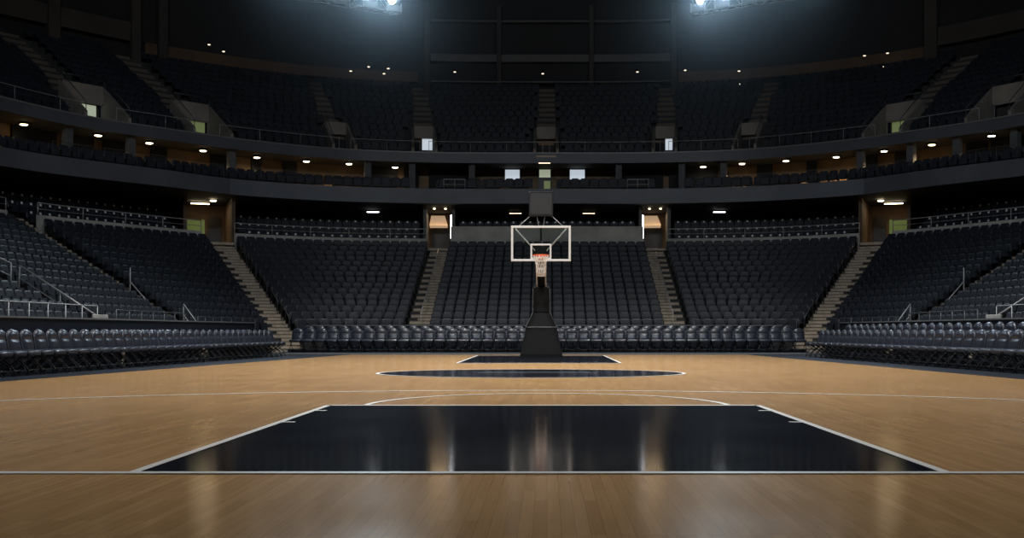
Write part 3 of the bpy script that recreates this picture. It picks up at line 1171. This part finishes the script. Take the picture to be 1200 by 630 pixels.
sA, sB = DECK.s_at_px(505, 9), DECK.s_at_px(785, 9)
struct(ledge(sA, sB, 17.2, 17.65, .5, 'dim').build('trim_1', 'pillar'))
struct(ledge(sA, sB, 15.85, 15.93, .9, 'dim').build('trim_2', 'pillar'))
struct(ledge(sA, sB, 19.6, 19.7, .6, 'dim').build('trim_3', 'pillar'))
struct(ledge(-4, DECK.s_at_px(170, 9), 16.4, 17.4, .6, 'dim').build('trim_4', 'dim'))
struct(ledge(DECK.s_at_px(1085, 9), 4, 16.4, 17.4, .6, 'dim').build('trim_5', 'dim'))
struct(ledge(DECK.s_at_px(175, 9), DECK.s_at_px(490, 9), 15.9, 16.5, .5, 'dim').build('trim_6', 'brown_dark'))
struct(ledge(DECK.s_at_px(795, 9), DECK.s_at_px(1080, 9), 15.9, 16.5, .5, 'dim').build('trim_7', 'brown_dark'))
for px, w in ((62, .6), (158, .5), (190, .5), (585, .28), (693, .28), (1092, .7), (500, .4), (790, .4)):
    p, rz, s = frame_at(DECK, px, TOP - .55)
    struct(MB().box((p.x, p.y, 17.6), (w, .5, 6.), rz, bev=.03).build('pillar', 'dim'))
HIGH = ((245, 52), (262, 60), (411, 83), (432, 78), (455, 80), (450, 86), (533, 84), (636, 86), (747, 84), (803, 82), (866, 83), (867, 98), (1013, 65), (1040, 62), (402, 97), (1034, 78))
for px, py in HIGH:
    off = TOP - 1.0
    s = DECK.s_at_px(px, off)
    q = DECK.off(s, off)
    z = CH + (CY - py) * q.y / F
    rank = sorted(HIGH).index((px, py)) + 1
    w = 'left' if px < CX else 'right'
    rank = rank if px < CX else len(HIGH) + 1 - rank
    root = thing('high_lamp', f'tiny lamp high at the back of the upper tier, {ordinal(rank)} from the {w} end', 'lamp', (q.x, q.y, z), 0, 'small lamps high at the back')
    MB().lathe([(.02, -.05), (.075, -.03), (.075, .0)], 10).build('lens', 'lamp_dim', root, True)
    MB().lathe([(.09, 0), (.09, .06), (.03, .08), (.03, .2)], 10).build('housing', 'black_metal', root, True)

# roof
struct(MB().slab([(-40, -5), (40, -5), (40, 72), (-40, 72)], 24, 24.4).build('ceiling', 'dark'))
struct(MB().slab([(-33, -5), (-32.7, -5), (-32.7, 40), (-33, 40)], 0, 24).build('wall_outer_left', 'dark'))
struct(MB().slab([(32.7, -5), (33, -5), (33, 40), (32.7, 40)], 0, 24).build('wall_outer_right', 'dark'))
struct(MB().slab([(-33, -5.3), (33, -5.3), (33, -5), (-33, -5)], 0, 24).build('wall_near', 'dark'))

# ------------------------------------------------------------------ lighting trusses with floodlights
def truss(sgn):
    zt = 15.9
    pts = []
    for px, py in ((290, -9), (330, -4), (375, 3), (420, 11), (468, 19)):
        d = (zt - CH) * F / (CY - py)
        pts.append(Vector(((px - CX) / F * d , d, zt)))
    if sgn > 0:
        pts = [Vector((-p.x - .1, p.y, p.z)) for p in pts]
    c = pts[2].copy()
    w = 'left' if sgn < 0 else 'right'
    root = thing('lighting_truss', f'curved aluminium lighting truss hung high on the {w}', 'truss', tuple(c), 0, 'lighting trusses')
    ctr = Vector((0, 30, zt))
    L = lambda p: tuple(p - c)
    inn = [(ctr - p).normalized() * .5 for p in pts]
    chords = [[p for p in pts], [p + i for p, i in zip(pts, inn)], [p + Vector((0, 0, .7)) for p in pts], [p + i + Vector((0, 0, .7)) for p, i in zip(pts, inn)]]
    for ch in chords:
        MB().tube([L(p) for p in ch], .045, 6).build('chord', 'alu', root, True)
    lac = MB()
    m = 16

    def on(ch, u):
        u = min(max(u, 0), .9999) * (len(ch) - 1)
        return ch[int(u)].lerp(ch[int(u) + 1], u - int(u))
    for i in range(m):
        u0, u1 = i / m, (i + 1) / m
        for a, b_ in ((0, 2), (1, 3), (0, 1), (2, 3)):
            x, y = (a, b_) if i % 2 else (b_, a)
            lac.tube([L(on(chords[x], u0)), L(on(chords[y], u1))], .022, 5)
    lac.build('lacing', 'alu', root, True)
    for u in (.1, .5, .9):
        q = on(chords[2], u)
        MB().tube([L(q), L(Vector((q.x, q.y, 24)))], .015, 5).build('hanging_cable', 'black_metal', root, True)
    return chords, on


FL = []
for sgn in (-1, 1):
    chords, on = truss(sgn)
    w = 'left' if sgn < 0 else 'right'
    for i, u in enumerate((.12, .3, .46, .62, .79, .94)):
        q = on(chords[1], u) + Vector((0, 0, .55))
        aim = (Vector((sgn * 1., 14, 0)) - q).normalized()
        bright = i >= 4
        root = thing('floodlight', f'{"bright burning" if bright else "dim"} floodlight on the {w} truss, {ordinal(6 - i)} from its inner end', 'floodlight', tuple(q), 0, f'floodlights of the {w} truss')
        rot = aim.to_track_quat('Z', 'Y')
        root.rotation_mode = 'QUATERNION'
        root.rotation_quaternion = rot
        MB().lathe([(.08, -.4), (.17, -.34), (.2, -.1), (.24, .06), (.24, .08)], 16).build('housing', 'black_metal', root, True)
        MB().lathe([(.21, .075), (.2, .085)] if not bright else [(.17, .075), (.16, .09)], 16).build('lens', 'flood' if bright else 'flood_low', root, True)
        MB().box((0, -.27, -.1), (.5, .03, .05)).build('yoke', 'black_metal', root)
        FL.append((q + aim * .15, aim, bright))
        # white service panel hung under the truss
    for i, u in enumerate((.62, .8, .95)):
        q = on(chords[1], u) + (Vector((0, 30, 16)) - on(chords[1], u)).normalized() * .2
        t = thing('baffle_panel', f'pale baffle panel hung on the {w} truss, {ordinal(3 - i)} from its inner end', 'panel', (q.x, q.y, q.z - .05), math.atan2(30 - q.y, -q.x) + math.pi / 2, 'baffle panels on the trusses')
        MB().box((0, 0, .17), (.75, .03, .32), bev=.01).build('panel', 'edge', t)
        for x in (-.33, .33):
            MB().box((x, -.02, .2), (.05, .05, .42)).build('bracket', 'alu', t)

# ------------------------------------------------------------------ basketball goal
GX, GY = -.18, 34.3
goal = thing('basketball_goal', 'portable basketball hoop with black padded base, glass backboard and orange rim', 'basketball hoop', (GX, GY, 0))


def ring4(w, y0, y1, z):
    return [(-w / 2, y0, z), (w / 2, y0, z), (w / 2, y1, z), (-w / 2, y1, z)]


b = MB()
for r0, r1 in (((1.36, 0, 1.9, 0), (1.34, 0, 1.9, .1)), ((1.34, 0, 1.9, .1), (.99, .1, 1.8, .95)), ((.99, .1, 1.8, .95), (.93, .13, 1.75, .985))):
    b.hexa(ring4(*r0) + ring4(*r1))
base = b.build('base_pad', 'black', goal)
for x in (-.5, .5):
    MB().lathe([(.06, 0), (.06, .05)], 12, (x, .25, .0)).build('caster', 'black_metal', base)
b = MB()
b.hexa(ring4(.97, .15, 1.6, .98) + ring4(.56, .22, .85, 1.42))
b.build('flare_pad', 'black', goal)
b = MB()
b.box((0, .52, 1.84), (.54, .6, .86), bev=.04)
b.build('mast_pad', 'black', goal)
b = MB()
b.tube([(-.5, .09, .965), (-.27, .21, 1.43), (-.27, .21, 2.2)], .01, 5)
b.tube([(.5, .09, .965), (.27, .21, 1.43), (.27, .21, 2.2)], .01, 5)
b.tube([(-.5, .09, .96), (.5, .09, .96)], .008, 5)
b.build('pad_seam', 'cap', goal)
BY = -2.3                                   # backboard plane, local
b = MB()
b.hexa([(-.2, .3, 2.2), (.2, .3, 2.2), (.2, .75, 2.25), (-.2, .75, 2.25), (-.2, .3, 2.32), (.2, .3, 2.32), (.2, .75, 2.4), (-.2, .75, 2.4)])
b.hexa([(-.11, .6, 2.2), (.11, .6, 2.2), (.11, .8, 2.3), (-.11, .8, 2.3), (-.11, BY + .25, 3.), (.11, BY + .25, 3.), (.11, BY + .25, 3.22), (-.11, BY + .25, 3.22)])
b.build('boom_arm', 'black_metal', goal)
for x in (-.14, .14):
    MB().tube([(x, .3, 2.25), (x, BY + .15, 3.05)], .022, 8).build('boom_rail', 'white', goal, True)
MB().box((0, BY + .13, 3.15), (.34, .18, .4), bev=.02).build('bracket', 'black_metal', goal)
bw, bz0, bz1 = 1.71, 2.94, 3.93
board = MB().box((0, BY, (bz0 + bz1) / 2), (bw, .014, bz1 - bz0)).build('backboard', 'glass', goal)
b = MB()
t_ = .065
for x in (-bw / 2, bw / 2):
    b.box((x, BY, (bz0 + bz1) / 2), (t_, .045, bz1 - bz0 + t_), bev=.006)
for z in (bz0, bz1):
    b.box((0, BY, z), (bw - t_, .045, t_), bev=.006)
b.build('board_frame', 'white', board)
b = MB()
for x in (-.285, .285):
    b.box((x, BY - .012, 3.2), (.05, .008, .46))
for z in (2.995, 3.405):
    b.box((0, BY - .012, z), (.52, .008, .05))
b.build('target_square', 'white', board)
for x in (-1, 1):
    MB().tube([(x * .76, BY + .06, 3.88), (x * .07, BY + .1, 3.12)], .02, 8).build('board_strut', 'white', goal, True)
MB().box((0, BY + .06, 3.72), (.06, .05, .4), bev=.01).build('clock_post', 'black_metal', goal)
RZ, RR, RY = 3.06, .232, BY - .36
b = MB()
b.tube([(RR * math.cos(a), RY + RR * math.sin(a), RZ) for a in [2 * math.pi * i / 28 for i in range(28)]], .014, 8, closed=True)
b.hexa([(-.1, BY - .14, RZ - .05), (.1, BY - .14, RZ - .05), (.1, BY - .01, RZ - .09), (-.1, BY - .01, RZ - .09), (-.1, BY - .14, RZ + .01), (.1, BY - .14, RZ + .01), (.1, BY - .01, RZ + .05), (-.1, BY - .01, RZ + .05)])
rim = b.build('rim', 'orange', goal, False)
b = MB()
n = 14
lev = [(0, .228), (.1, .19), (.2, .155), (.32, .13), (.45, .12), (.6, .128)]
for k in range(n):
    for sgn in (1, -1):
        pts = []
        for j, (dz, r) in enumerate(lev):
            a = 2 * math.pi * (k + sgn * j * .5) / n
            pts.append((r * math.cos(a), RY + r * math.sin(a), RZ - .01 - dz))
        b.tube(pts, .012, 5)
for dz, r in ((.6, .128),):
    b.tube([(r * math.cos(2 * math.pi * i / 16), RY + r * math.sin(2 * math.pi * i / 16), RZ - .01 - dz) for i in range(16)], .008, 4, closed=True)
b.build('net', 'net', rim, True)
# shot clock on top
cz = 4.62
clock = MB().box((0, BY + .12, cz), (.73, .22, .72), bev=.02).build('shot_clock', 'black_metal', goal)
MB().box((0, BY - .0, cz), (.65, .02, .63), bev=.004).build('clock_face', 'mesh', clock)
b = MB()
for x in (-.34, .34):
    b.box((x, BY - .003, cz), (.022, .02, .68))
for z in (-.335, .335):
    b.box((0, BY - .003, cz + z), (.66, .02, .022))
b.build('clock_bezel', 'steel', clock)
for x in (-1, 1):
    MB().tube([(x * .32, BY + .1, cz - .36), (x * .66, BY + .03, 3.95)], .012, 6).build('clock_brace', 'rail', goal, True)
for x in (-.12, .12):
    MB().tube([(x, BY + .12, cz - .36), (x * .5, BY + .08, 3.9)], .012, 6).build('clock_brace', 'rail', goal, True)

# ------------------------------------------------------------------ lamps
def spot(loc, aim, e, ang, blend=.7, col=(1, .97, .93), r=.35, name='court_or_fill_light'):
    L = bpy.data.lights.new(name, 'SPOT')
    L.energy, L.color = e, col
    L.spot_size, L.spot_blend, L.shadow_soft_size = math.radians(ang), blend, r
    o = bpy.data.objects.new(name, L)
    C.objects.link(o)
    o.location = loc
    o.rotation_euler = (Vector(aim) - Vector(loc)).to_track_quat('-Z', 'Y').to_euler()
    return o


for x in (-5., 5.):
    for y, e in ((11, 4400), (19, 7700), (27, 8400), (34, 5300)):
        spot((x, y, 17.5), (x * .95, y + 1.5, 0), e, 76, 1.)
for x in (-1, 1):                              # added fill lamps, unseen, washing over the stands
    spot((x * 5, 24, 20), (x * 16, 36, 2), 900, 80, 1., (.82, .9, 1))
for x in (-7, 7):                              # added fill lamps behind the camera to lift the upper stands
    spot((x, -2, 20), (x * .6, 55, 7.), 5400, 72, .7, (.84, .92, 1), 1., 'fill_light')
for p, aim, bright in FL:
    spot(p, p + aim, 1150 if bright else 320, 110, 1., (.68, .86, 1), .15, 'floodlight_beam')

# ------------------------------------------------------------------ haze in the air under the roof
hz = bpy.data.materials.new('haze')
hz.use_nodes = True
nt = hz.node_tree
nt.nodes.remove(nt.nodes['Principled BSDF'])
vs_ = nt.nodes.new('ShaderNodeVolumeScatter')
vs_.inputs['Color'].default_value = (.7, .87, 1, 1)
vs_.inputs['Anisotropy'].default_value = .2
tc = nt.nodes.new('ShaderNodeTexCoord')
ln = nt.nodes.new('ShaderNodeVectorMath')
ln.operation = 'LENGTH'
mr = nt.nodes.new('ShaderNodeMapRange')
mr.interpolation_type = 'SMOOTHSTEP'
mr.inputs['From Min'].default_value = 0
mr.inputs['From Max'].default_value = .97
mr.inputs['To Min'].default_value = .02
mr.inputs['To Max'].default_value = 0
nt.links.new(tc.outputs['Object'], ln.inputs[0])
nt.links.new(ln.outputs['Value'], mr.inputs['Value'])
nt.links.new(mr.outputs['Result'], vs_.inputs['Density'])
nt.links.new(vs_.outputs['Volume'], nt.nodes['Material Output'].inputs['Volume'])
M['haze'] = hz
prof = [(max(.001, math.cos(math.radians(a))), math.sin(math.radians(a))) for a in range(-90, 91, 10)]
for sgn in (-1, 1):
    h = MB().lathe(prof, 28).build('haze', 'haze')
    h.location = (sgn * 8.6, 50.5, 17)
    h.scale = (12.5, 9.5, 10.5)
    h['kind'] = 'stuff'
    tag(h, f'thin bluish haze glowing around the {"left" if sgn < 0 else "right"} lighting truss', 'haze')

# ------------------------------------------------------------------ world, camera, view
w = bpy.data.worlds.new('World')
bpy.context.scene.world = w
w.use_nodes = True
w.node_tree.nodes['Background'].inputs['Color'].default_value = (.3, .4, .6, 1)
w.node_tree.nodes['Background'].inputs['Strength'].default_value = .004
cam = bpy.data.cameras.new('Camera')
co = bpy.data.objects.new('Camera', cam)
C.objects.link(co)
co.location = (0, 0, CH)
co.rotation_euler = (math.pi / 2, 0, 0)
cam.sensor_width = 36
cam.lens = 36 * F / 1200
cam.shift_x = -(CX - 600) / 1200
cam.shift_y = (CY - 315) / 1200
cam.clip_start, cam.clip_end = .05, 300
sc = bpy.context.scene
sc.camera = co
vset = sc.view_settings
vset.view_transform = 'Standard'
vset.look = 'None'
vset.gamma = 1
vset.use_curve_mapping = False
vset.exposure = .2
sc.cycles.use_denoising = True
sc.cycles.max_bounces = 6
sc.cycles.volume_bounces = 0
sc.cycles.sample_clamp_indirect = 4
